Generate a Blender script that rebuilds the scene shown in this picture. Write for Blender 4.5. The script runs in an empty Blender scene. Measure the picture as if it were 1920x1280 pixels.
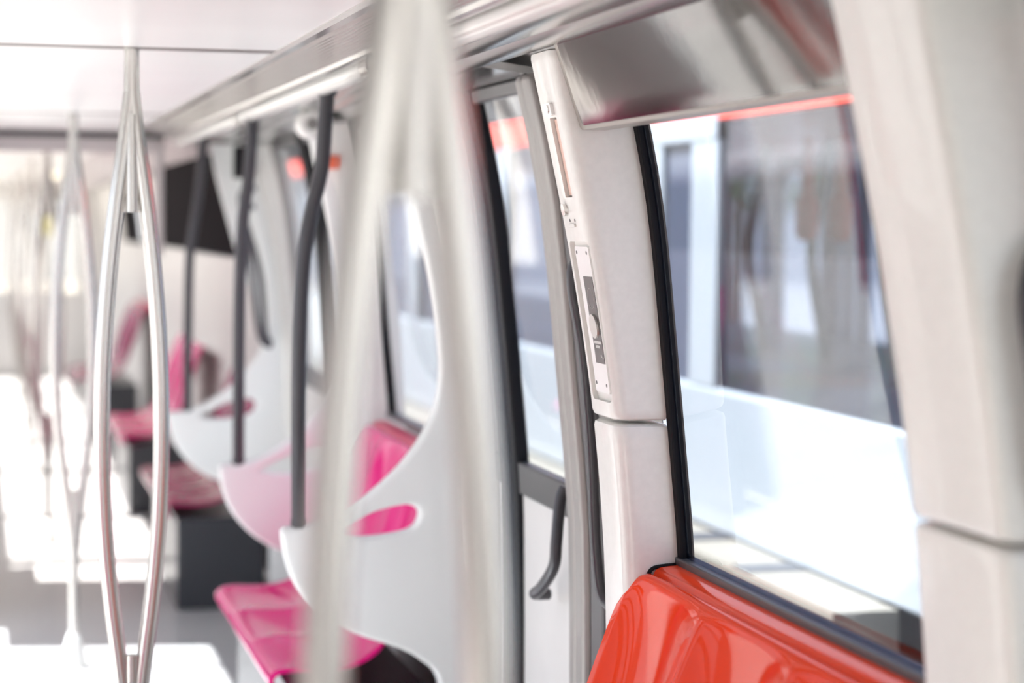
import bpy, bmesh, math, random
from mathutils import Vector, Matrix
random.seed(7)
S = bpy.context.scene
COL = S.collection

# ------------------------------------------------------------------ camera
EYE = Vector((0, 0, 1.66))
RIGHT = Vector((0.97018768, -0.24215915, 0.00973755))
UP = Vector((0.00388077, 0.0556966, 0.9984402))
FWD = Vector((0.24232377, 0.96863659, -0.05497592))
cd = bpy.data.cameras.new('camera')
cam = bpy.data.objects.new('camera', cd)
COL.objects.link(cam)
cam.matrix_world = Matrix(((RIGHT.x, UP.x, -FWD.x, EYE.x), (RIGHT.y, UP.y, -FWD.y, EYE.y),
                           (RIGHT.z, UP.z, -FWD.z, EYE.z), (0, 0, 0, 1)))
cd.sensor_width = 36
cd.lens = 75
cd.clip_start = 0.05
cd.clip_end = 400
cd.dof.use_dof = True
cd.dof.focus_distance = 4.10
cd.dof.aperture_fstop = 2.0
S.camera = cam

# ------------------------------------------------------------------ world, sun, exposure
W = bpy.data.worlds.new('sky')
S.world = W
W.use_nodes = True
nt = W.node_tree
bg = nt.nodes['Background']
tc = nt.nodes.new('ShaderNodeTexCoord')
sep = nt.nodes.new('ShaderNodeSeparateXYZ')
rmp = nt.nodes.new('ShaderNodeValToRGB')
rmp.color_ramp.elements[0].position = 0.0
rmp.color_ramp.elements[0].color = (0.95, 0.95, 0.97, 1)
rmp.color_ramp.elements[1].position = 0.7
rmp.color_ramp.elements[1].color = (0.62, 0.76, 1.0, 1)
nt.links.new(tc.outputs['Generated'], sep.inputs[0])
nt.links.new(sep.outputs['Z'], rmp.inputs[0])
nt.links.new(rmp.outputs[0], bg.inputs[0])
bg.inputs[1].default_value = 0.7
sl = bpy.data.lights.new('sun', 'SUN')
sl.energy = 7.5
sl.angle = 0.01
sl.color = (1.0, 0.975, 0.95)
sun = bpy.data.objects.new('sun', sl)
COL.objects.link(sun)
sun.rotation_euler = Vector((0.62, -0.10, -0.78)).to_track_quat('-Z', 'Y').to_euler()
S.view_settings.view_transform = 'Standard'
S.view_settings.look = 'None'
S.view_settings.gamma = 1
S.view_settings.use_curve_mapping = False
S.view_settings.exposure = 1.45

# ------------------------------------------------------------------ materials
def mat(name, col, rough=0.4, metal=0.0, coat=0.0, emit=0.0, noise=0.0, nscale=8.0, bump=0.0, spec=0.5):
    m = bpy.data.materials.new(name)
    m.use_nodes = True
    t = m.node_tree
    p = t.nodes['Principled BSDF']
    p.inputs['Base Color'].default_value = (*col, 1)
    p.inputs['Roughness'].default_value = rough
    p.inputs['Metallic'].default_value = metal
    p.inputs['Coat Weight'].default_value = coat
    p.inputs['Coat Roughness'].default_value = 0.04
    p.inputs['Specular IOR Level'].default_value = spec
    if emit:
        p.inputs['Emission Color'].default_value = (*col, 1)
        p.inputs['Emission Strength'].default_value = emit
    if noise or bump:
        c = t.nodes.new('ShaderNodeTexCoord')
        n = t.nodes.new('ShaderNodeTexNoise')
        n.inputs['Scale'].default_value = nscale
        n.inputs['Detail'].default_value = 4
        t.links.new(c.outputs['Object'], n.inputs['Vector'])
        if noise:
            r = t.nodes.new('ShaderNodeValToRGB')
            r.color_ramp.elements[0].position = 0.35
            r.color_ramp.elements[1].position = 0.65
            r.color_ramp.elements[0].color = (*[v * (1 - noise) for v in col], 1)
            r.color_ramp.elements[1].color = (*[min(1, v * (1 + noise)) for v in col], 1)
            t.links.new(n.outputs['Fac'], r.inputs[0])
            t.links.new(r.outputs[0], p.inputs['Base Color'])
        if bump:
            b = t.nodes.new('ShaderNodeBump')
            b.inputs['Strength'].default_value = bump
            b.inputs['Distance'].default_value = 0.01
            t.links.new(n.outputs['Fac'], b.inputs['Height'])
            t.links.new(b.outputs[0], p.inputs['Normal'])
    return m

def glass(name, tint, refl=1.45, rough=0.0):
    m = bpy.data.materials.new(name)
    m.use_nodes = True
    t = m.node_tree
    t.nodes.remove(t.nodes['Principled BSDF'])
    out = t.nodes['Material Output']
    tr = t.nodes.new('ShaderNodeBsdfTransparent')
    tr.inputs[0].default_value = (*tint, 1)
    gl = t.nodes.new('ShaderNodeBsdfGlossy')
    gl.inputs['Roughness'].default_value = rough
    fr = t.nodes.new('ShaderNodeFresnel')
    fr.inputs[0].default_value = refl
    mx = t.nodes.new('ShaderNodeMixShader')
    ge = t.nodes.new('ShaderNodeNewGeometry')          # reflect on the outer faces only
    sb = t.nodes.new('ShaderNodeMath'); sb.operation = 'SUBTRACT'; sb.inputs[0].default_value = 1.0
    ml = t.nodes.new('ShaderNodeMath'); ml.operation = 'MULTIPLY'
    t.links.new(ge.outputs['Backfacing'], sb.inputs[1])
    t.links.new(fr.outputs[0], ml.inputs[0]); t.links.new(sb.outputs[0], ml.inputs[1])
    t.links.new(ml.outputs[0], mx.inputs[0])
    t.links.new(tr.outputs[0], mx.inputs[1])
    t.links.new(gl.outputs[0], mx.inputs[2])
    t.links.new(mx.outputs[0], out.inputs[0])
    return m

M = dict(
    pillar=mat('pillar_cream', (0.80, 0.785, 0.745), 0.32, coat=0.25, noise=0.02, nscale=60, bump=0.01),
    white=mat('white_moulding', (0.90, 0.905, 0.885), 0.3, coat=0.4),
    lining=mat('wall_lining', (0.72, 0.70, 0.68), 0.45, noise=0.02),
    ceiling=mat('ceiling_white', (0.90, 0.89, 0.88), 0.30, noise=0.015, nscale=3),
    floor=mat('floor_rubber', (0.52, 0.51, 0.50), 0.28, noise=0.10, nscale=40),
    steel=mat('brushed_steel', (0.70, 0.68, 0.65), 0.27, metal=1.0),
    chrome=mat('polished_metal', (0.80, 0.78, 0.75), 0.12, metal=1.0),
    cove=mat('cove_aluminium', (0.58, 0.575, 0.56), 0.20, metal=1.0),
    rail_white=mat('cove_cream', (0.84, 0.83, 0.79), 0.25, coat=0.4),
    board=mat('smoked_gloss', (0.125, 0.114, 0.108), 0.06, metal=1.0, noise=0.05, nscale=5, bump=0.03),
    board_frame=mat('taupe_frame', (0.36, 0.335, 0.30), 0.35, metal=0.3),
    header=mat('header_gloss', (0.55, 0.55, 0.55), 0.12, metal=0.9),
    black=mat('black_rubber', (0.012, 0.012, 0.014), 0.6, spec=0.12),
    charcoal=mat('charcoal_frame', (0.075, 0.072, 0.075), 0.38),
    greyframe=mat('grey_metal_frame', (0.30, 0.285, 0.27), 0.33, metal=0.6),
    strip=mat('satin_grey_strip', (0.34, 0.32, 0.305), 0.42, metal=0.5),
    bar=mat('dark_handrail', (0.050, 0.047, 0.055), 0.35, coat=0.2),
    red=mat('orange_red_gloss', (0.84, 0.052, 0.010), 0.05, spec=0.08),
    redledge=mat('orange_red_satin', (0.84, 0.065, 0.020), 0.12, spec=0.08),
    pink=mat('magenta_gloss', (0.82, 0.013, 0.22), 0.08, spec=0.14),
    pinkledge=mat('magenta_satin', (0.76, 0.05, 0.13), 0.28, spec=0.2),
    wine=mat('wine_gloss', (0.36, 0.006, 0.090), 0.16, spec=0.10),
    base=mat('seat_base_dark', (0.045, 0.047, 0.055), 0.30),
    label=mat('label_dark', (0.10, 0.095, 0.092), 0.30),
    ring=mat('label_line', (0.40, 0.38, 0.36), 0.4),
    button=mat('button_grey', (0.62, 0.60, 0.57), 0.30, metal=0.5),
    mark=mat('label_print', (0.75, 0.74, 0.72), 0.5),
    orange=mat('orange_plastic', (0.85, 0.14, 0.05), 0.35),
    salmon=mat('slot_salmon', (0.80, 0.56, 0.47), 0.4),
    film=glass('film_blue', (0.55, 0.62, 0.74), 1.4, 0.2),
    glass=glass('window_glass', (0.93, 0.96, 0.99), 1.45),
    hazed=glass('hazed_glass', (0.78, 0.77, 0.74), 1.5),
    smoked=glass('smoked_glass', (0.50, 0.54, 0.62), 1.5),
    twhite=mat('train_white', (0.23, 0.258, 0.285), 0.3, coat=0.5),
    tgrey=mat('train_grey', (0.42, 0.42, 0.43), 0.4),
    tred=mat('train_red', (0.80, 0.06, 0.03), 0.35),
    tin=mat('train_interior', (0.55, 0.56, 0.60), 0.5),
    concrete=mat('concrete_cream', (0.19, 0.178, 0.15), 0.8, noise=0.06, nscale=3),
    darkstrip=mat('dark_strip', (0.035, 0.04, 0.05), 0.6),
    ground=mat('ground_gravel', (0.50, 0.46, 0.40), 0.9, noise=0.15, nscale=2),
    leaf=mat('leaf_green', (0.08, 0.16, 0.05), 0.6, noise=0.4, nscale=5),
    bark=mat('bark', (0.12, 0.09, 0.06), 0.8, noise=0.2),
    dark=mat('dark_screen', (0.030, 0.028, 0.030), 0.8, spec=0.0),
    mauve=mat('portal_mauve', (0.60, 0.55, 0.55), 0.45),
    lamp=mat('lamp_warm', (1.0, 0.93, 0.72), 0.4, emit=0.6),
    yellow=mat('yellow_panel', (0.70, 0.66, 0.36), 0.4),
)

# ------------------------------------------------------------------ helpers
def lerp_tab(tab, z):
    if z <= tab[0][0]:
        return tab[0][1]
    for (a, u), (b, v) in zip(tab, tab[1:]):
        if z <= b:
            return u + (v - u) * (z - a) / (b - a)
    (a, u), (b, v) = tab[-2:]
    return v + (v - u) / (b - a) * (z - b)
PT = [(0, 1.20), (0.5, 1.212), (0.85, 1.213), (1.05, 1.204), (1.28, 1.182), (1.47, 1.153), (1.68, 1.113), (1.85, 1.075), (2.0, 1.040)]
WT = [(0, 1.318), (0.6, 1.318), (1.0, 1.312), (1.28, 1.283), (1.68, 1.241), (1.85, 1.208), (2.0, 1.170)]
def smooth_tab(tab):
    pts = [(tab[0][0] - 0.2, tab[0][1])] + tab + [(2 * tab[-1][0] - tab[-2][0], 2 * tab[-1][1] - tab[-2][1])]
    out = {}
    for k in range(0, 421):
        z = k * 0.005
        out[k] = sum(lerp_tab(tab, z + d) for d in (-0.10, -0.06, -0.03, 0, 0.03, 0.06, 0.10)) / 7
    return lambda q: out[min(419, max(0, int(q / 0.005)))] + (out[min(420, max(1, int(q / 0.005) + 1))] - out[min(419, max(0, int(q / 0.005)))]) * (q / 0.005 - int(q / 0.005))
P_ = smooth_tab(PT); W_ = smooth_tab(WT)
def P(z): return P_(max(0.0, z))        # inner face of the pillars (tumblehome)
def Wl(z): return W_(max(0.0, z))       # plane of windows and door leaves
CX = 0.338                              # centre line of the car
def mir(x): return 2 * CX - x

class MB:
    def __init__(s): s.v = []; s.f = []
    def add(s, vs, fs):
        o = len(s.v); s.v += [tuple(a) for a in vs]; s.f += [tuple(i + o for i in f) for f in fs]
        return s
    def box(s, x0, x1, y0, y1, z0, z1):
        vs = [(x, y, z) for x in (x0, x1) for y in (y0, y1) for z in (z0, z1)]
        return s.add(vs, [(0, 1, 3, 2), (4, 6, 7, 5), (0, 4, 5, 1), (2, 3, 7, 6), (0, 2, 6, 4), (1, 5, 7, 3)])
    def loft(s, rings, close=True, caps=True):
        n = len(rings[0]); vs = [p for r in rings for p in r]; fs = []
        for i in range(len(rings) - 1):
            for j in range(n if close else n - 1):
                k = (j + 1) % n
                fs.append((i * n + j, i * n + k, (i + 1) * n + k, (i + 1) * n + j))
        if caps and close:
            fs.append(tuple(range(n - 1, -1, -1))); fs.append(tuple((len(rings) - 1) * n + j for j in range(n)))
        return s.add(vs, fs)
    def tube(s, pts, r, n=14):
        pts = [Vector(p) for p in pts]; rs = r if isinstance(r, (list, tuple)) else [r] * len(pts)
        rings = []; u = None
        for i, p in enumerate(pts):
            t = (pts[min(i + 1, len(pts) - 1)] - pts[max(i - 1, 0)]).normalized()
            if u is None:
                u = t.orthogonal().normalized()
            u = (u - t * u.dot(t)).normalized(); w = t.cross(u)
            rings.append([p + (u * math.cos(a) + w * math.sin(a)) * rs[i] for a in [2 * math.pi * k / n for k in range(n)]])
        return s.loft(rings)
    def build(s, name, m, parent=None, bevel=0, ang=35, seg=2):
        me = bpy.data.meshes.new(name)
        me.from_pydata(s.v, [], s.f)
        b = bmesh.new(); b.from_mesh(me)
        bmesh.ops.recalc_face_normals(b, faces=b.faces)
        b.to_mesh(me); b.free()
        return link(name, me, m, parent, bevel, ang, seg)

def link(name, me, m, parent=None, bevel=0, ang=35, seg=2):
    me.materials.clear(); me.materials.append(M[m])
    o = bpy.data.objects.new(name, me)
    COL.objects.link(o)
    me.shade_smooth(); me.set_sharp_from_angle(angle=math.radians(ang))
    if bevel:
        bv = o.modifiers.new('bevel', 'BEVEL'); bv.width = bevel; bv.segments = seg; bv.limit_method = 'ANGLE'
        bv.harden_normals = False
    if parent is not None:
        o.parent = parent
        o.matrix_parent_inverse = Matrix.Translation(-parent.location)
    return o

def tag(o, label, cat, group=None, kind=None):
    o['label'] = label; o['category'] = cat
    if group: o['group'] = group
    if kind: o['kind'] = kind
    return o
def thing(name, loc, label, cat, group=None, kind=None):
    o = bpy.data.objects.new(name, None); COL.objects.link(o); o.location = loc
    o.empty_display_size = 0.1
    return tag(o, label, cat, group, kind)
def struct(o, label=None, cat=None):
    o['kind'] = 'structure'
    if label: o['label'] = label
    if cat: o['category'] = cat
    return o
def smooth_path(pts, n=8):
    pts = [Vector(p) for p in pts]; out = []
    for i in range(len(pts) - 1):
        a = pts[max(i - 1, 0)]; b = pts[i]; c = pts[i + 1]; d = pts[min(i + 2, len(pts) - 1)]
        for k in range(n):
            t = k / n
            out.append(0.5 * ((2 * b) + (c - a) * t + (2 * a - 5 * b + 4 * c - d) * t * t + (3 * b - a - 3 * c + d) * t ** 3))
    out.append(pts[-1]); return out
def dup(root, dx, label):
    """copy a thing with copies of its parts and sub-parts, moved along the car"""
    r = root.copy(); COL.objects.link(r); r.location = root.location + Vector(dx); r['label'] = label
    def kids(src, dst):
        for ch in list(src.children):
            c = ch.copy(); COL.objects.link(c); c.parent = dst; c.matrix_parent_inverse = ch.matrix_parent_inverse.copy(); kids(ch, c)
    kids(root, r); return r
def inset(lp, d):
    """move every vertex of a closed outline inwards (the outline runs counter-clockwise, holes clockwise)"""
    n = len(lp); out = []
    for i in range(n):
        p, q, r = (Vector(lp[(i + k) % n]) for k in (-1, 0, 1))
        t = ((q - p).normalized() + (r - q).normalized())
        t = t.normalized() if t.length > 1e-6 else (r - q).normalized()
        c = max(0.5, t.dot((r - q).normalized()))
        out.append((q.x - t.y * d / c, q.y + t.x * d / c))
    return out
def area(lp): return sum(a * d - b * c for (a, b), (c, d) in zip(lp, lp[1:] + lp[:1])) / 2
def plate(loops, thick, bevel, res=5):
    """flat outline with holes -> rounded solid lying in local XY, centred on Z"""
    b = bmesh.new(); h = thick / 2
    fronts = {1: [], -1: []}
    for k, lp in enumerate(loops):
        if (area(lp) > 0) != (k == 0): lp = lp[::-1]
        rings = []
        for j in range(2 * res + 2):
            top = j <= res
            a = math.pi / 2 * (res - j) / res if top else math.pi / 2 * (j - res - 1) / res
            off = bevel * (1 - math.cos(a)); z = (h - bevel + bevel * math.sin(a)) * (1 if top else -1)
            rings.append([b.verts.new((x, y, z)) for x, y in inset(lp, off)])
        n = len(lp)
        for r0, r1 in zip(rings, rings[1:]):
            for i in range(n):
                b.faces.new((r0[i], r0[(i + 1) % n], r1[(i + 1) % n], r1[i]))
        fronts[1].append(rings[0]); fronts[-1].append(rings[-1])
    b.edges.ensure_lookup_table()
    for sgn, rr in fronts.items():
        ed = []
        for r in rr:
            for i in range(len(r)):
                ed.append(b.edges.get((r[i], r[(i + 1) % len(r)])))
        bmesh.ops.triangle_fill(b, edges=ed, use_beauty=True, use_dissolve=False, normal=(0, 0, sgn))
    bmesh.ops.recalc_face_normals(b, faces=b.faces)
    me = bpy.data.meshes.new('plate'); b.to_mesh(me); b.free()
    return me
def rrect(y0, y1, z0, z1, r, n=5):
    out = []
    for cy, cz, a0 in ((y1 - r, z1 - r, 0), (y0 + r, z1 - r, 90), (y0 + r, z0 + r, 180), (y1 - r, z0 + r, 270)):
        for k in range(n + 1):
            a = math.radians(a0 + 90 * k / n); out.append((cy + r * math.cos(a), cz + r * math.sin(a)))
    return out
def disc(cy, cz, ry, rz=None, n=28):
    rz = rz or ry
    return [(cy + ry * math.cos(2 * math.pi * k / n), cz + rz * math.sin(2 * math.pi * k / n)) for k in range(n)]
def densify(poly, step=0.02):
    out = []
    for (a, b), (c, d) in zip(poly, poly[1:] + poly[:1]):
        n = max(1, int(abs(d - b) / step))
        out += [(a + (c - a) * k / n, b + (d - b) * k / n) for k in range(n)]
    return out
def on_face(poly, off0, off1, F=None):
    """solid prism of a (Y,z) outline laid on the curved face F(z); offsets point into the car"""
    F = F or P
    z0 = min(z for y, z in poly); z1 = max(z for y, z in poly)
    zs = sorted(set([z0 + (z1 - z0) * q for q in (0.0005, 0.9995)] + [round(z, 5) for y, z in poly if z0 + 1e-4 < z < z1 - 1e-4] +
                    [k * 0.005 for k in range(int(z0 / 0.005) + 1, int(z1 / 0.005) + 1) if z0 + 1e-4 < k * 0.005 < z1 - 1e-4]))
    rings = []
    for z in zs:
        ys = []
        for (a, b), (c, d) in zip(poly, poly[1:] + poly[:1]):
            if (b <= z < d) or (d <= z < b): ys.append(a + (c - a) * (z - b) / (d - b))
        if len(ys) < 2: continue
        l, r = min(ys), max(ys)
        rings.append([(F(z) - off0, l, z), (F(z) - off0, r, z), (F(z) - off1, r, z), (F(z) - off1, l, z)])
    return MB().loft(rings)
def slab(y0, y1, z0, z1, F, off0, off1, n=14):
    """curved sheet with thickness following F(z)"""
    zs = [z0 + (z1 - z0) * k / n for k in range(n + 1)]
    return MB().loft([[(F(z) - off0, y0, z), (F(z) - off0, y1, z), (F(z) - off1, y1, z), (F(z) - off1, y0, z)] for z in zs])

# ------------------------------------------------------------------ setting: floor, ceiling, walls
YB, YE = -3.0, 23.0
struct(MB().box(mir(1.30), 1.30, YB, YE, -0.05, 0.0).build('floor', 'floor'), 'speckled grey rubber floor with sunlit patches', 'floor')
cz = 2.05
seams = [1.74, 4.93, 8.0]
ceil = MB()
ye = [YB] + seams + [11.1, 14.2, 17.3, 20.4, YE]
for a, b in zip(ye, ye[1:]):
    ceil.box(mir(0.667), 0.667, a + 0.03, b - 0.03, cz, cz + 0.02)
struct(ceil.build('ceiling', 'ceiling', bevel=0.004), 'white satin ceiling panels', 'ceiling')
for y in ye[1:-1]:
    o = MB().box(mir(0.667), 0.667, y - 0.034, y + 0.034, cz - 0.002, cz + 0.018).build('trim_1', 'greyframe', bevel=0.002)
    struct(o)
# roof shell closing the section above the ceiling and coves
for sgn in (0, 1):
    f = (lambda x: x) if sgn == 0 else mir
    prof = [(0.338, 2.13), (0.9, 2.13), (1.12, 2.10), (1.30, 2.0), (1.34, 1.96), (1.34, 1.93), (1.30, 1.93), (1.27, 1.98), (1.10, 2.075), (0.9, 2.11), (0.338, 2.11)]
    mb = MB().loft([[(f(x), y, z) for x, z in prof] for y in (YB, YE)])
    struct(mb.build('trim_%d' % (2 + sgn), 'lining'))

# right lower lining, door openings left out
doors_r = [(1.0, 2.38), (4.10, 5.52), (7.10, 8.94), (14.6, 16.4)]
def lining(ranges, mirr, name, z0, z1, m='lining'):
    f = mir if mirr else (lambda x: x)
    mb = MB(); n = 8
    for a, b in ranges:
        rings = []
        for k in range(n + 1):
            z = z0 + (z1 - z0) * k / n
            x = Wl(z) + 0.006
            rings.append([(f(x), a, z), (f(x), b, z), (f(x + 0.04), b, z), (f(x + 0.04), a, z)])
        mb.loft(rings)
    return struct(mb.build(name, m))
solid_r = [(YB, 1.0), (2.38, 4.10), (5.52, 7.10), (8.94, YE)]
lining(solid_r, False, 'wall_right', 0, 0.985)
lining([(YB, 0.9), (9.2, YE)], False, 'wall_right.001', 0.985, 1.50)
lining(solid_r, True, 'wall_left', 0, 0.985)
lining([(YB, YE)], True, 'wall_left.001', 1.93, 2.06)
lp = [(YB, -2.8), (-1.1, 3.5), (3.9, 4.12), (5.5, 5.72), (6.92, 7.12), (8.55, 10.15), (10.6, 10.8), (12.2, 12.4), (14.4, 14.7), (16.3, 16.6), (18.6, 18.9), (20.6, 20.9)]  # unseen wall; closed spans shaped to shade the floor and dim the near side
lining(lp, True, 'wall_left.002', 0.985, 1.93, 'white')

# cove: extruded aluminium profile along both sides
def cove(f, name):
    pr = [(0.660, 2.065), (0.660, 2.048), (0.668, 2.042), (0.690, 2.043), (0.694, 2.050), (0.700, 2.050)]
    x = 0.704
    while x < 0.808:
        z = 2.046 - (x - 0.704) * 0.12
        pr += [(x, z), (x + 0.003, z - 0.004), (x + 0.006, z - 0.004), (x + 0.009, z)]
        x += 0.0105
    pr += [(0.818, 2.034), (0.822, 2.026), (0.832, 2.022), (0.838, 2.022), (0.842, 2.036), (0.90, 2.042), (0.905, 2.02),
           (0.915, 2.010), (0.935, 2.004), (0.960, 2.002), (0.985, 2.004), (1.0, 1.998), (1.02, 1.994), (1.045, 1.994), (1.062, 1.999), (1.07, 2.012),
           (1.07, 2.075), (0.66, 2.075)]
    return struct(MB().loft([[(f(a), y, z) for a, z in pr] for y in (YB, 9.66)]).build(name, 'cove', ang=25), 'ribbed aluminium cove along the ceiling edge', 'trim')
cove(lambda x: x, 'trim_4')
cove(mir, 'trim_5')
for sgn, f in ((0, lambda x: x), (1, mir)):
    pr = [(0.660, 2.075), (0.660, 2.04), (0.80, 2.035), (0.95, 1.985), (1.07, 1.97), (1.09, 2.075)]
    struct(MB().loft([[(f(a), y, z) for a, z in pr] for y in (9.66, YE)]).build('trim_%d' % (6 + sgn), 'mauve', ang=25))
# the round rail hung in the cove with its brackets
rail = thing('ceiling_rail', (0.872, 3, 2.02), 'long polished tube running in the cove above doors and windows', 'rail')
MB().tube([(0.872, y, 2.016) for y in (YB + 0.1, 3, 6, 9.6)], 0.026, 18).build('tube', 'rail_white', rail)
for y in (0.2, 2.5, 4.78, 7.3):
    mb = MB()
    pts = [(0.872 + 0.031 * math.cos(a), y, 2.016 + 0.031 * math.sin(a)) for a in [math.radians(d) for d in range(-200, 21, 20)]]
    mb.loft([[(p[0], y - 0.05, p[2]), (p[0], y + 0.05, p[2]), (CX + (p[0] - CX) * 1.004, y + 0.05, p[2] - 0.004), (CX + (p[0] - CX) * 1.004, y - 0.05, p[2] - 0.004)] for p in pts])
    mb.build('bracket', 'chrome', rail)

# ------------------------------------------------------------------ pillars beside the doors (right side)
def pillar_rings(y0, y1, z0, z1, ra=0.030, rb=0.020, n=70, endr=0.012):
    rings = []
    zs = [z0, z0 + endr * 0.3, z0 + endr] + [z0 + endr + (z1 - z0 - 2 * endr) * k / n for k in range(1, n)] + [z1 - endr, z1 - endr * 0.3, z1]
    for i, z in enumerate(zs):
        inset = (endr * 0.7, endr * 0.2, 0)[min(i, len(zs) - 1 - i, 2)]
        x = P(z) + inset; r = []
        a, b = y0 + inset, y1 - inset
        r.append((Wl(z) + 0.002, a, z))
        for k in range(7):
            t = math.radians(90 * k / 6)
            r.append((x + ra - ra * math.sin(t), a + ra - ra * math.cos(t), z))
        for k in range(7):
            t = math.radians(90 * k / 6)
            r.append((x + rb - rb * math.cos(t), b - rb + rb * math.sin(t), z))
        r.append((Wl(z) + 0.002, b, z))
        rings.append(r)
    return rings
def cut(o, cutter):
    md = o.modifiers.new('cut', 'BOOLEAN'); md.operation = 'DIFFERENCE'; md.object = cutter; md.solver = 'EXACT'
    dg = bpy.context.evaluated_depsgraph_get()
    me = bpy.data.meshes.new_from_object(o.evaluated_get(dg))
    o.modifiers.clear(); o.data = me
    bpy.data.objects.remove(cutter)
    me.shade_smooth(); me.set_sharp_from_angle(angle=math.radians(35))
    return o
def pillar(y0, y1, label_u, label_l, flip=False):
    ra, rb = (0.020, 0.030) if flip else (0.030, 0.020)
    u = MB().loft(pillar_rings(y0, y1, 1.285, 1.992, ra, rb)).build('pillar_cover', 'pillar')
    tag(u, label_u, 'wall panel', kind='thing')
    l = MB().loft(pillar_rings(y0, y1, 0.0, 1.277, ra, rb)).build('pillar_cover', 'pillar')
    tag(l, label_l, 'wall panel', kind='thing')
    return u, l
far_u, far_l = pillar(3.90, 4.065, 'upper cream pillar cover carrying the intercom, between red-seat window and door',
                      'lower cream pillar cover below the seam, behind the red seat')
pillar(2.30, 2.575, 'blurred upper pillar cover at the right edge, nearest the camera', 'blurred lower pillar cover at the right edge, below the seam', True)

# intercom set into the far pillar
cut(far_u, on_face(rrect(3.914, 4.035, 1.318, 1.628, 0.012), -0.010, 0.03).build('cutter', 'pillar'))
ic = thing('intercom', (P(1.47), 3.97, 1.33), 'recessed white intercom plate with dark label and round grey button on the cream pillar', 'intercom')
pl = on_face(rrect(3.925, 4.018, 1.334, 1.618, 0.006), -0.0095, -0.004).build('plate', 'white', ic, bevel=0.0015)
lb = on_face(rrect(3.911 + .018, 3.971 + .018, 1.392, 1.560, 0.001), -0.0042, -0.0030).build('label_plate', 'label', ic)
lb['label'] = 'dark grey label plate'
mb = MB()
def annulus(cy, cz, r0, r1, o0, o1, n=36):
    mb = MB(); rings = []
    for k in range(n + 1):
        a = 2 * math.pi * k / n; q = []
        for r, o in ((r0, o0), (r1, o0), (r1, o1), (r0, o1)):
            y = cy + r * math.cos(a); z = cz + r * math.sin(a); q.append((P(z) - o, y, z))
        rings.append(q)
    return mb.loft(rings, caps=False)
annulus(3.959, 1.518, 0.0188, 0.0198, -0.0032, -0.0025).build('ring', 'ring', lb)
bt = on_face(disc(3.959, 1.464, 0.0235), -0.0032, 0.002).build('call_button', 'button', ic, bevel=0.002)
bt['label'] = 'round grey call button'
mk = MB()
for (a, b, z) in ((3.936, 3.984, 1.4300), (3.948, 3.974, 1.4215), (3.944, 3.950, 1.404), (3.934, 3.939, 1.401)):
    n = max(1, int((b - a) / 0.0045))
    for k in range(n):
        y = a + (b - a) * k / n
        q = on_face([(y, z), (y + 0.003, z), (y + 0.003, z + 0.0055), (y, z + 0.0055)], -0.0032, -0.0026)
        mk.add(q.v, q.f)
mk.build('print', 'mark', lb)
for y, z in ((4.008, 1.606), (4.008, 1.352), (3.940, 1.350), (3.940, 1.606)):
    on_face(disc(y, z, 0.0035, n=12), -0.0042, -0.0034).build('screw', 'charcoal', ic)

# emergency handle slot above it
cut(far_u, on_face(rrect(3.952, 4.000, 1.712, 1.865, 0.003), -0.014, 0.03).build('cutter', 'pillar'))
eh = thing('emergency_handle', (P(1.78), 3.98, 1.70), 'salmon emergency handle in a slot near the top of the cream pillar', 'emergency handle')
on_face(rrect(3.954, 3.998, 1.716, 1.862, 0.003), -0.0135, -0.008).build('handle', 'salmon', eh, bevel=0.002)
lt = on_face(rrect(3.957, 4.003, 1.868, 1.892, 0.003), -0.002, 0.007).build('latch', 'white', eh, bevel=0.002)
on_face(disc(3.975, 1.880, 0.008, n=16), 0.006, 0.0095).build('knob', 'chrome', lt)
lk = on_face(disc(4.012, 1.688, 0.012), -0.002, 0.008).build('lock', 'chrome', eh, bevel=0.0015)
on_face(rrect(3.963, 4.004, 1.655, 1.6615, 0.002), -0.002, 0.004).build('catch', 'pillar', eh, bevel=0.001)
for y in (3.965, 4.000):
    on_face(disc(y, 1.668, 0.003, n=10), -0.002, 0.0008).build('screw', 'charcoal', eh)

# ------------------------------------------------------------------ windows
def window(name, y0, y1, z0, z1, label, film=False):
    w = thing(name, (Wl(z0), (y0 + y1) / 2, z0), label, 'window', kind='structure')
    slab(y0, y1, z0, z1, Wl, -0.020, -0.014).build('pane', 'glass', w)
    g = 0.028
    for a, b in ((y1 - g, y1), (y0, y0 + g)):
        slab(a, b, z0 + 0.004, z1, Wl, -0.030, -0.002).build('gasket', 'black', w, bevel=0.003)
    slab(y0, y1, z0 - 0.002, z0 + 0.016, Wl, -0.035, 0.004, 2).build('gasket', 'charcoal', w, bevel=0.003)
    slab(y0, y1, z1 - 0.01, z1 + g, Wl, -0.030, -0.002, 2).build('gasket', 'black', w, bevel=0.003)
    if film:
        for a, b in ((y1 - g - 0.012, y1 - g),):
            slab(a, b, z0 + 0.016, z1, Wl, -0.0138, -0.0130).build('film_edge', 'film', w)
        slab(y0, y1 - g, z0 + 0.016, z0 + 0.026, Wl, -0.0138, -0.0130, 2).build('film_edge', 'film', w)
    return w
window('window_1', 2.56, 3.905, 1.004, 1.97, 'large window with black gasket above the red seats', True)
window('window_2', 5.70, 6.92, 1.02, 1.97, 'window above the pink seats beyond the first partition')

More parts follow.
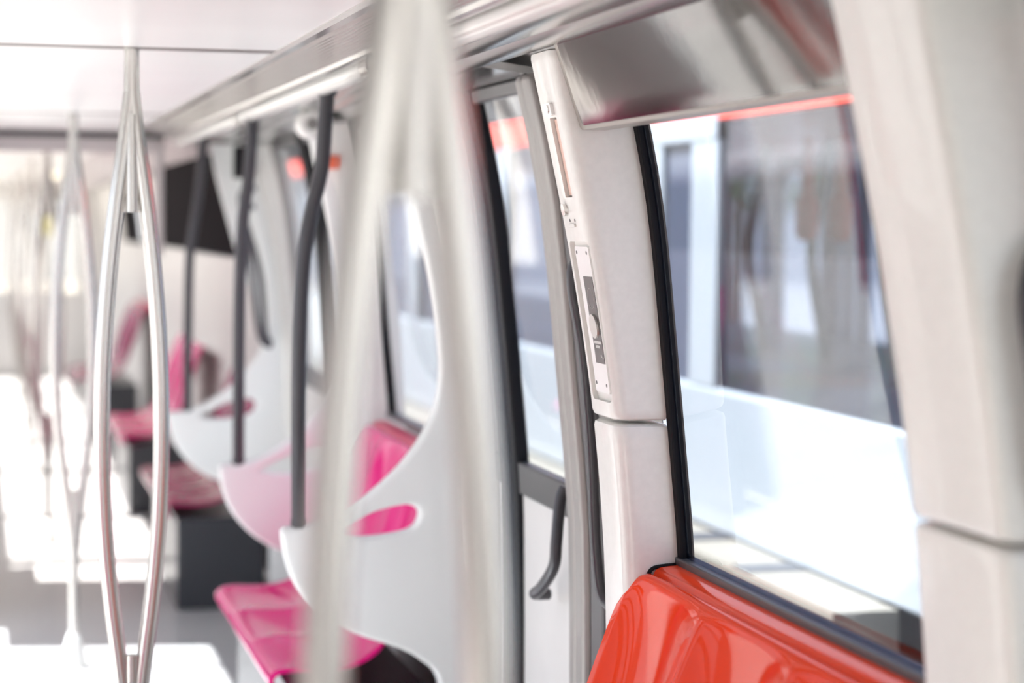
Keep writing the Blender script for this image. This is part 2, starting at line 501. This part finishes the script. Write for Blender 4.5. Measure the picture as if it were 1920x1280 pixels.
# glossy smoked board above the red-seat window
bd = thing('overhead_board', (1.08, 3.2, 1.84), 'glossy smoked overhead board above the red seat window', 'overhead panel')
def Bf(z): return 1.056 + (2.0 - z) * 0.335
def board_poly(y0, y1, z0, z1, r):
    return [(y0, z0)] + [(y1 - r + r * math.sin(math.radians(a)), z0 + r - r * math.cos(math.radians(a))) for a in range(0, 91, 15)] + [(y1, z1), (y0, z1)]
on_face(board_poly(2.50, 3.905, 1.838, 2.0, 0.018), -0.04, 0.004, Bf).build('frame', 'board_frame', bd, bevel=0.003)
on_face(board_poly(2.50, 3.865, 1.845, 2.0, 0.012), 0.002, 0.010, Bf).build('board', 'board', bd, bevel=0.003)

# ------------------------------------------------------------------ doors on the right
def door(name, y0, y1, yc, label):
    d = thing(name, (Wl(0), yc, 0), label, 'door', kind='structure')
    def leaf(a, b, near):
        # stiles, rails, glass, lower panel
        s = 0.055
        for p, q, m in ((a, a + s, 'strip' if near else 'black'), (b - s, b, 'black' if near else 'strip')):
            slab(p, q, 0.02, 1.985, Wl, -0.035, 0.0).build('stile', m, d, bevel=0.006)
        slab(a + s, b - s, 1.955, 1.985, Wl, -0.035, -0.002, 3).build('rail', 'charcoal', d, bevel=0.004)
        slab(a + s, b - s, 0.985, 1.065, Wl, -0.035, -0.002, 3).build('rail', 'charcoal', d, bevel=0.004)
        slab(a + s, b - s, 1.06, 1.96, Wl, -0.022, -0.016).build('pane', 'glass', d)
        slab(a + s, b - s, 0.02, 0.99, Wl, -0.03, -0.012).build('lower_panel', 'lining', d)
    leaf(y0 + 0.02, yc - 0.045, True)
    leaf(yc + 0.045, y1 - 0.02, False)
    slab(yc - 0.045, yc + 0.045, 0.02, 1.985, Wl, -0.03, 0.006).build('seal', 'black', d, bevel=0.008)
    # header above the leaves
    hp = [(1.045, 2.004), (1.10, 1.998), (1.17, 1.990), (1.19, 1.985), (1.21, 2.0), (1.07, 2.02)]
    MB().loft([[(x, y, z) for x, z in hp] for y in (y0 - 0.03, y1 + 0.03)]).build('header', 'header', d)
    return d
door('door_1', 4.595, 5.50, 5.255, 'closed sliding door between the cream pillar and the first partition')
door('door_2', 7.16, 8.93, 8.05, 'closed sliding door beyond the pink seats')
door('door_3', 0.98, 2.27, 1.62, 'closed sliding door nearest the camera, just outside the right picture edge')
# near jamb of door 1: metal posts and rubbers between the pillar and the leaf
def jamb(name, ys, label):
    j = thing(name, (1.25, ys, 0), label, 'door jamb', kind='structure')
    for a, b, off, m, r in ((0.0, 0.27, 0.010, 'greyframe', .004), (0.27, 0.375, 0.022, 'charcoal', .012), (0.375, 0.385, 0.0, 'black', .002), (0.385, 0.455, 0.034, 'strip', .016),
                         (0.455, 0.475, 0.010, 'charcoal', .004), (0.475, 0.535, 0.028, 'strip', .016), (0.535, 0.553, 0.0, 'black', .002)):
        slab(ys + a, ys + b, 0.0, 1.985, Wl, -0.05, off).build('strip', m, j, bevel=r, seg=3)
    return j
jamb('trim_8', 4.07, 'grey metal and rubber strips of the door jamb behind the cream pillar')

# black bowed grab bars on the door side of the pillars and on the leaf
def grab(pts, label, name='grab_bar', r=0.014):
    o = MB().tube(smooth_path(pts, 6), r).build(name, 'bar')
    return tag(o, label, 'grab bar')
grab([(1.215, 4.10, 1.60), (1.175, 4.15, 1.59), (1.165, 4.16, 1.54), (1.19, 4.16, 1.40), (1.21, 4.16, 1.2), (1.222, 4.16, 1.0), (1.235, 4.15, 0.9), (1.26, 4.1, 0.88)],
     'black bowed grab bar behind the cream intercom pillar', r=0.012)
grab([(1.30, 4.68, 1.06), (1.288, 4.68, 1.03), (1.275, 4.66, 0.94), (1.272, 4.67, 0.88), (1.262, 4.74, 0.82), (1.262, 4.80, 0.795), (1.30, 4.82, 0.79)],
     'black J-shaped pull handle low on the door leaf', 'pull_handle', 0.014)
grab([(1.28, 2.285, 1.66), (1.215, 2.275, 1.645), (1.19, 2.27, 1.58), (1.205, 2.268, 1.48), (1.225, 2.268, 1.36), (1.25, 2.27, 1.31), (1.29, 2.275, 1.30)],
     'dark grab bar cut by the right picture edge', r=0.014)
grab([(1.09, 8.70, 1.72), (1.05, 8.70, 1.71), (1.045, 8.69, 1.66), (1.075, 8.69, 1.45), (1.11, 8.69, 1.2), (1.16, 8.7, 1.15)],
     'thin dark grab bar hooked beside the far door', r=0.012)
grab([(1.12, 8.96, 1.80), (1.07, 8.93, 1.78), (1.07, 8.93, 1.70), (1.14, 8.93, 1.45), (1.165, 8.93, 1.20), (1.19, 8.96, 1.15)],
     'slim grey grab bar on the third white partition', r=0.014)

# ------------------------------------------------------------------ moulded seats
def bench(y0, y1, n, ma, ml, label, lip=0.756, scoop=0.042):
    b = thing('seat_bench', ((lip + 1.2) / 2, (y0 + y1) / 2, 0), label, 'seat bench')
    prof = [(1.262, 0.980), (1.254, 0.986), (1.244, 0.988), (1.235, 0.984), (1.226, 0.974), (1.216, 0.955), (1.203, 0.925), (1.185, 0.880),
            (1.166, 0.830), (1.146, 0.775), (1.126, 0.715), (1.108, 0.655), (1.092, 0.600), (1.074, 0.550), (1.048, 0.508), (1.010, 0.480), (0.965, 0.464),
            (0.915, 0.456), (0.865, 0.456), (0.820, 0.458), (0.785, 0.456), (0.766, 0.448), (lip, 0.432), (lip + 0.004, 0.415), (lip + 0.016, 0.406)]
    prof = [(v.x, v.y) for v in smooth_path([(x, z, 0) for x, z in prof], 3)]
    L = len(prof); N = 22 * n; rings = []
    for j in range(N + 1):
        f = j / N; y = y0 + (y1 - y0) * f
        u = (f * n) % 1.0 if j < N else 1.0
        s = 1 - abs(2 * u - 1) ** 2.6
        s = max(0.0, s)
        e = min(y - y0, y1 - y)                   # distance from the shell's end
        er = 1 - math.sqrt(max(0.0, 1 - max(0.0, 1 - e / 0.07) ** 2))
        r = []
        for i, (x, z) in enumerate(prof):
            t = i / (L - 1)
            if z > 0.5:
                wgt = math.sin(math.pi * min(1, max(0, (0.985 - z) / 0.50))) ** 0.6 if z < 0.985 else 0
                dx = scoop * wgt * s; dz = 0
            else:
                dx = 0; dz = -0.016 * s * math.sin(math.pi * min(1, max(0, (1.06 - x) / 0.32)))
            top = max(0.0, (z - 0.88) / 0.11)
            dx -= 0.022 * er * top
            dz -= 0.055 * er * top
            r.append((x + dx, y, z + dz))
        rings.append(r)
    o = MB().loft(rings, close=False, caps=False).build('seat_shell', ma, b, ang=60)
    sd = o.modifiers.new('thickness', 'SOLIDIFY'); sd.thickness = 0.012; sd.offset = 0
    # ledge below the window
    pr = [(1.310, 1.006), (1.275, 1.0035), (1.263, 0.999), (1.257, 0.990), (1.257, 0.970), (1.310, 0.970)]
    MB().loft([[(x, y, z) for x, z in pr] for y in (y0 + 0.03, y1 - 0.045)]).build('rear_ledge', ml, b, bevel=0.003, ang=50)
    MB().box(0.815, 1.19, y0 + 0.02, y1 - 0.08, 0.0, 0.395).build('base_box', 'base', b, bevel=0.01)
    return b
bench(2.63, 3.935, 3, 'red', 'redledge', 'glossy orange-red moulded seats below the large window')
# dark bead between the red ledge and the pillar
bench(5.64, 6.995, 3, 'pink', 'pinkledge', 'glossy magenta moulded seats behind the first white partition')
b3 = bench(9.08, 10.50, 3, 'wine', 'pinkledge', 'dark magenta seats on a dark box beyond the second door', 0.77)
bench(12.1, 13.4, 3, 'pink', 'pinkledge', 'small blurred magenta seats far down the car behind the slim looped pole', 0.77)
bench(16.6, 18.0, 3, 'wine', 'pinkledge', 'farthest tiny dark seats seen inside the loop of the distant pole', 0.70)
o = MB().tube(smooth_path([(1.325, 3.897, 1.006), (1.275, 3.897, 1.003), (1.255, 3.897, 0.996), (1.248, 3.897, 0.975)], 4), 0.004, 8).build('trim_9', 'black')
struct(o)

# ------------------------------------------------------------------ white partitions with slot
inner = [(0.766, 0.841), (0.770, 0.853), (0.780, 0.859), (0.823, 0.861), (0.887, 0.877), (0.944, 0.905), (1.015, 0.955), (1.087, 1.022), (1.144, 1.100), (1.178, 1.180), (1.191, 1.270),
         (1.183, 1.374), (1.160, 1.516), (1.130, 1.643), (1.106, 1.745), (1.085, 1.83), (1.065, 1.92), (1.052, 1.99)]
bottom = [(1.20, 0.02), (1.195, 0.36), (1.193, 0.425), (1.178, 0.460), (1.149, 0.487), (1.090, 0.523), (0.960, 0.571), (0.874, 0.624), (0.809, 0.698), (0.778, 0.770)]
slotp = [(0.900, 0.838), (0.944, 0.860), (1.015, 0.893), (1.087, 0.910), (1.115, 0.909), (1.132, 0.898), (1.135, 0.881), (1.125, 0.858), (1.10, 0.843), (1.06, 0.835), (1.001, 0.829), (0.94, 0.830)]
def sm2(pts, n=5, cyc=False):
    if cyc:
        q = pts[-2:] + pts + pts[:2]
        o = smooth_path([(x, y, 0) for x, y in q], n)[2 * n: -2 * n]
        return [(v.x, v.y) for v in o][: len(pts) * n]
    return [(v.x, v.y) for v in smooth_path([(x, y, 0) for x, y in pts], n)]
outl = sm2(bottom[:2], 1) + sm2(bottom[1:] + inner, 4)[1:] + [(1.245, 1.99), (1.31, 1.687), (1.358, 1.345), (1.380, 0.969), (1.392, 0.416), (1.392, 0.02)]
pmesh = plate([outl, sm2(slotp, 4, True)], 0.046, 0.016)
pmesh.transform(Matrix(((1, 0, 0, 0), (0, 0, -1, 0), (0, 1, 0, 0), (0, 0, 0, 1))))
def partition(y, label):
    p = thing('seat_partition', (1.2, y, 0), label, 'seat partition', 'white partitions beside the doors')
    sh = link('shell', pmesh.copy(), 'white', None, 0, 40)
    sh.location = (-1.2, 0, 0); sh.parent = p
    # bulging post cover on the door side, with a rounded edge
    edge = [(0.10, 1.275), (0.45, 1.310), (0.58, 1.316), (0.63, 1.302), (0.683, 1.279), (0.741, 1.264), (0.857, 1.257), (1.116, 1.249), (1.345, 1.229), (1.516, 1.210), (1.573, 1.198), (1.75, 1.16), (1.985, 1.08)]
    rings = []
    for k in range(40):
        z = 0.02 + 1.965 * k / 39
        x = lerp_tab(edge, z)
        xo = lerp_tab([(0, 1.396), (0.416, 1.396), (0.969, 1.384), (1.345, 1.361), (1.687, 1.313), (1.99, 1.248)], z)
        rings.append([(x + 0.0, y - 0.016, z), (x + 0.002, y - 0.030, z), (x + 0.012, y - 0.040, z), (x + 0.03, y - 0.044, z), (xo, y - 0.050, z), (xo, y - 0.016, z)])
    MB().loft(rings).build('post_cover', 'pillar', p, ang=50)
    return p
PY = (5.56, 7.04, 9.02)
partition(PY[0], 'white partition with dark oval slot in front of the magenta seats')
partition(PY[1], 'pink-tinted white partition at the far end of the magenta seats')
p3 = partition(PY[2], 'third white partition, smallest of the three, beyond the second door')
MB().loft([[(x0, PY[2] + d, z), (1.25, PY[2] + d, z), (1.25, PY[2] + d + 0.03, z), (x0, PY[2] + d + 0.03, z)] for d in (0.025,) for x0, z in ((1.16, 1.22), (1.13, 1.32), (1.095, 1.42), (1.06, 1.52), (1.01, 1.70), (0.97, 1.85), (0.945, 1.985))]).build('shoulder', 'white', p3, bevel=0.006)
# dark curved stanchions from the arm rests to the cove
def stanchion(y, pts, label):
    o = thing('stanchion', (pts[-1][0], y, pts[-1][1]), label, 'handrail', 'dark curved stanchions on the partitions')
    path = smooth_path([(x, y, z) for x, z in pts], 8)
    mb = MB().tube(path, 0.020, 14); mb.build('rail', 'bar', o)
    MB().tube([(pts[0][0], y, pts[0][1] - 0.01), (pts[0][0], y, pts[0][1] + 0.02)], 0.026).build('top_flange', 'bar', o)
    MB().tube([(pts[-1][0], y, pts[-1][1] - 0.012), (pts[-1][0], y, pts[-1][1] + 0.01)], 0.022).build('foot_flange', 'bar', o)
    return o
stanchion(PY[0], [(0.886, 2.0), (0.880, 1.90), (0.872, 1.80), (0.845, 1.68), (0.826, 1.56), (0.817, 1.40), (0.814, 1.2), (0.815, 1.0), (0.816, 0.868)], 'nearest dark curved handrail standing on the first white partition')
stanchion(PY[1], [(0.876, 2.0), (0.870, 1.90), (0.862, 1.80), (0.844, 1.66), (0.836, 1.52), (0.832, 1.3), (0.831, 1.05), (0.831, 0.868)], 'middle dark curved handrail standing on the pink-tinted partition')
stanchion(PY[2], [(0.915, 2.0), (0.908, 1.90), (0.897, 1.78), (0.870, 1.60), (0.858, 1.50), (0.853, 1.3), (0.850, 1.05), (0.850, 0.872)], 'farthest dark curved handrail, on the third partition')
# small fittings high on the partitions
o = MB().box(1.035, 1.115, PY[2] - 0.075, PY[2] - 0.03, 1.84, 1.975).build('display_sign', 'dark', None, bevel=0.006)
tag(o, 'small dark sign box high on the third white partition', 'sign')
o = MB().box(1.10, 1.165, PY[1] - 0.065, PY[1] - 0.024, 1.835, 1.88).build('alarm_handle', 'orange', None, bevel=0.01)
tag(o, 'small orange alarm handle high on the pink-tinted partition', 'alarm handle')
# speaker pod under the cove
sp = thing('ceiling_speaker', (1.0, 6.6, 1.95), 'small round white speaker pod below the cove beside the dark handrail', 'speaker')
MB().tube([(1.0, 6.66, 1.962), (1.0, 6.64, 1.962), (1.0, 6.58, 1.962), (1.0, 6.565, 1.962)], [0.03, 0.045, 0.045, 0.036], 24).build('housing', 'rail_white', sp)
MB().tube([(1.0, 6.562, 1.962), (1.0, 6.555, 1.962)], 0.018, 20).build('grille', 'greyframe', sp)

# ------------------------------------------------------------------ looped centre poles
def pole(y, label):
    p = thing('looped_pole', (CX, y, 0), label, 'pole', 'looped steel poles along the centre line')
    off = [(0.40, 0.0), (0.50, 0.010), (0.58, 0.0205), (0.66, 0.0300), (0.78, 0.0450), (0.92, 0.0585), (1.05, 0.0655), (1.18, 0.0675), (1.35, 0.0640), (1.52, 0.0525), (1.67, 0.0370), (1.78, 0.0225), (1.86, 0.011), (1.92, 0.003), (1.95, 0.0)]
    for s in (-1, 1):
        MB().tube(smooth_path([(CX + s * o, y, z) for z, o in off], 5), 0.0190, 18).build('loop_tube', 'steel', p)
    MB().tube([(CX, y, 1.86), (CX, y, 1.90), (CX, y, 2.049)], [0.0185, 0.0185, 0.0175], 18).build('upper_stem', 'steel', p)
    MB().tube([(CX, y, 0.10), (CX, y, 0.30), (CX, y, 0.44)], [0.0180, 0.0185, 0.0185], 18).build('lower_stem', 'steel', p)
    for z0, z1, w0, w1 in ((1.678, 1.90, 0.022, 0.004), (0.662, 0.44, 0.014, 0.002)):
        MB().tube([(CX, y - 0.006, z0), (CX, y - 0.006, z1)], 0.0150, 16).build('centre_rod', 'steel', p)
        h = 0.007
        MB().loft([[(CX - w, y - h, z), (CX + w, y - h, z), (CX + w, y + h, z), (CX - w, y + h, z)] for w, z in ((w0, z0), (w1, z1))]).build('web', 'steel', p, bevel=0.002)
    MB().tube([(CX, y, 0.0), (CX, y, 0.012), (CX, y, 0.05), (CX, y, 0.10), (CX, y, 0.125), (CX, y, 0.13)], [0.052, 0.052, 0.044, 0.030, 0.022, 0.016], 24).build('base_cover', 'rail_white', p)
    return p
p0 = pole(4.93, 'sharp looped steel pole in front of the far ceiling seam')
dup(p0, (-0.012, -3.295, 0), 'very blurred foreground looped pole filling the height beside the door glass')
dup(p0, (0, 3.08, 0), 'slimmer looped pole left of the sharp one, its white foot on the floor')
for k, lab in enumerate(('faint looped pole far down the aisle, first behind the slim pole', 'faint looped pole far down the aisle, second behind the slim pole',
                         'faint looped pole far down the aisle, third behind the slim pole', 'faint looped pole at the end of the aisle')):
    dup(p0, (0, 6.17 + 3.1 * k, 0), lab)

# ------------------------------------------------------------------ far end of the car
struct(MB().box(mir(0.80), 0.80, 9.62, 9.72, 1.958, 2.022).box(0.765, 0.80, 9.60, 9.74, 1.5, 2.0).build('trim_10', 'mauve', None, bevel=0.006), 'mauve grey portal beam across the ceiling', 'trim')
struct(MB().box(mir(0.80), 0.80, 9.63, 9.72, 2.022, 2.06).build('trim_11', 'charcoal'))
struct(slab(9.2, 13.6, 1.50, 1.98, lambda z: Wl(z) - 0.10, 0.0, 0.03).build('wall_right.002', 'dark', None), 'dark panel along the far upper wall', 'wall')
struct(slab(9.2, 13.6, 0.98, 1.49, lambda z: Wl(z) - 0.10, 0.0, 0.03).build('wall_right.003', 'lining', None), 'white panel below the dark far wall', 'wall')
lining([(13.6, 17.0), (18.5, YE)], False, 'wall_right.004', 1.50, 1.99)
struct(slab(16.95, 18.55, 1.48, 1.99, lambda z: Wl(z) - 0.02, 0.0, 0.03).build('wall_right.005', 'dark', None))
def endwall(y, name, gaps, m):
    mb = MB()
    mb.box(mir(1.3), 1.3, y, y + 0.06, 0, 0.9).box(mir(1.3), 1.3, y, y + 0.06, 1.85, 2.12)
    for a, b in gaps:
        mb.box(a, b, y, y + 0.06, 0.9, 1.85)
    struct(MB().box(mir(1.29), 1.29, y + 0.02, y + 0.03, 0.9, 1.85).build('window_7', m))
    return struct(mb.build(name, 'lining'))
endwall(YE, 'wall_far', ((mir(1.3), -0.05), (0.28, 0.40), (0.62, 0.72), (1.02, 1.3)), 'hazed')
endwall(YB - 0.06, 'wall_near', ((mir(1.3), mir(1.2)), (0.30, 0.38), (1.2, 1.3)), 'glass')
o = tag(MB().box(0.64, 0.78, YE - 0.04, YE, 1.5, 1.95).build('notice_board', 'yellow', None, bevel=0.01), 'pale yellow board on the wall at the far end of the aisle', 'board')
o = tag(MB().tube([(0.52, 16.0, 2.0), (0.52, 16.0, 1.985), (0.52, 16.0, 1.96)], [0.06, 0.06, 0.03], 20).build('ceiling_lamp', 'lamp', None), 'small round lit lamp far down the aisle ceiling', 'lamp')

# ------------------------------------------------------------------ outside: ground, walkway, neighbouring train
struct(MB().box(-60, 60, -60, 90, -1.05, -0.95).build('ground', 'ground'))
struct(MB().box(2.535, 2.755, 6.05, 40, -0.95, 0.48).build('ground.001', 'concrete'), 'cream concrete walkway between the trains', 'walkway')
for y, lab in ((6.80, 'dark strip across the sunlit walkway, nearer the right picture edge'), (7.55, 'dark strip across the sunlit walkway, nearer the window corner')):
    tag(MB().box(2.54, 2.75, y, y + 0.16, 0.475, 0.487).build('walkway_strip', 'darkstrip'), lab, 'drain', 'dark strips on the walkway')  # thin dark strip laid across the walkway top
TX = 2.76
tr = thing('neighbour_train', (TX + 1, 10, -0.9), 'white neighbouring train with red stripe outside the windows', 'train')
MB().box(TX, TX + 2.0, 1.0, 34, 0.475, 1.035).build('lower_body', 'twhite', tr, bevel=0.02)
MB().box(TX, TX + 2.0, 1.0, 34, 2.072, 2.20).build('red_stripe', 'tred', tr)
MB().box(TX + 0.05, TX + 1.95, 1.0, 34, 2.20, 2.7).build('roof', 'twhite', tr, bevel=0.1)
MB().box(TX + 0.2, TX + 1.8, 1.0, 34, -0.9, 0.475).build('underframe', 'charcoal', tr)
posts = [(1.0, 1.2), (4.4, 4.7), (7.81, 8.12), (8.50, 8.75), (11.2, 11.5), (13.6, 13.9), (16.3, 16.6), (19.3, 19.6), (23, 23.3), (27, 27.3), (31, 31.3)]
for a, b in posts:
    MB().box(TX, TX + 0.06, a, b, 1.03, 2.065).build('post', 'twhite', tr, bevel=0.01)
    MB().box(TX + 1.94, TX + 2.0, a, b, 1.03, 2.065).build('post', 'tin', tr)
MB().box(TX - 0.004, TX + 0.06, 7.81, 8.75, 1.99, 2.10).build('door_head', 'twhite', tr, bevel=0.008)
MB().box(TX + 0.03, TX + 0.045, 8.12, 8.50, 1.03, 2.06).build('grey_panel', 'tgrey', tr)
for (a, b), (c, d) in zip(posts, posts[1:]):
    MB().box(TX + 0.02, TX + 0.03, b, c, 1.03, 2.065).build('pane', 'smoked', tr)
for y in (10.2, 11.5, 12.8):
    # far side window surrounds with rounded corners
    me = plate([rrect(y - 0.60, y + 0.60, 0.62, 2.06, 0.05), rrect(y - 0.50, y + 0.50, 0.76, 1.98, 0.16)], 0.05, 0.012)
    me.transform(Matrix(((0, 0, 1, 0), (1, 0, 0, 0), (0, 1, 0, 0), (0, 0, 0, 1))))
    w = link('window_surround', me, 'tin', None, 0, 40); w.location = Vector((TX + 1.9, 0, 0)) - tr.location
    w.parent = tr
for y in (8.3, 9.1, 9.9):
    MB().tube(smooth_path([(TX + 1.0, y, 2.05), (TX + 0.95, y, 1.8), (TX + 0.92, y, 1.5), (TX + 1.0, y, 1.05)], 6), 0.025).build('handrail', 'bar', tr)
for y in (8.25, 8.62):
    MB().tube(smooth_path([(TX + 0.7, y, 2.05), (TX + 0.7, y, 1.92), (TX + 0.7, y, 1.76), (TX + 0.7, y, 1.60)], 4), [0.02] * 4 + [0.03] * 4 + [0.05] * 4 + [0.03]).build('hanging_strap', 'tred', tr)
# trees beyond
def tree(x, y, h, lab):
    t = thing('tree', (x, y, -0.95), lab, 'tree', 'trees beyond the neighbouring train')
    MB().tube([(x, y, -0.95), (x + 0.1, y, h * 0.4), (x, y, h * 0.7)], [0.2, 0.15, 0.06], 10).build('trunk', 'bark', t)
    mb = MB()
    for k in range(900):
        a = random.uniform(0, 6.283); u = random.uniform(-1, 1); r = random.uniform(0.55, 1) * h * 0.38
        c = Vector((x + r * math.cos(a) * math.sqrt(1 - u * u), y + r * math.sin(a) * math.sqrt(1 - u * u), h * 0.62 + r * u))
        e1 = Vector((random.uniform(-1, 1), random.uniform(-1, 1), random.uniform(-1, 1))).normalized() * 0.22
        e2 = e1.orthogonal().normalized() * 0.12
        mb.add([c - e1, c + e2, c + e1, c - e2], [(0, 1, 2, 3)])
    mb.build('crown', 'leaf', t)
tree(12, 26, 5.5, 'green tree seen through the neighbouring train windows, nearer one')
tree(16, 44, 6.5, 'green tree seen through the neighbouring train windows, farther one')

# ------------------------------------------------------------------ left side (seen in reflections): seats and glazing
def left_bench(y0, y1, ma, label):
    b = thing('seat_bench', (-0.3, (y0 + y1) / 2, 0), label, 'seat bench')
    pr = [(1.26, 0.98), (1.235, 0.984), (1.2, 0.92), (1.15, 0.78), (1.09, 0.6), (1.05, 0.51), (0.96, 0.465), (0.80, 0.458), (0.76, 0.43), (0.78, 0.40), (1.0, 0.43), (1.1, 0.5), (1.25, 0.9)]
    MB().loft([[(mir(x), y, z) for x, z in pr] for y in (y0, y1)]).build('seat_shell', ma, b, ang=50)
    MB().box(mir(1.2), mir(0.82), y0 + .02, y1 - .02, 0, 0.395).build('base_box', 'base', b)
left_bench(2.63, 3.95, 'pink', 'magenta seats across the aisle, mirrored in the glossy board')
left_bench(8.95, 10.45, 'pink', 'farther magenta seats across the aisle, mirrored pink at the lower edge of the glossy board')
struct(MB().box(-0.625, -0.60, 7.20, 7.46, 1.0, 2.0).build('trim_12', 'tred'))  # red strip added only for its reflection in the glossy board
struct(MB().box(-0.625, -0.60, 6.92, 6.98, 1.0, 2.0).build('trim_13', 'tred'))  # thinner red strip, added for the same reflection
for i, (a, b) in enumerate(((2.6, 3.9), (4.12, 5.5), (5.72, 6.92), (7.12, 8.92))):
    dz = i % 2
    o = MB().loft([[(mir(Wl(z) + 0.02), a, z), (mir(Wl(z) + 0.02), b, z), (mir(Wl(z) + 0.026), b, z), (mir(Wl(z) + 0.026), a, z)] for z in [(0.05 if dz else 0.985) + (1.93 - (0.05 if dz else 0.985)) * k / 8 for k in range(9)]]).build('window_%d' % (3 + i), 'glass')
    struct(o)
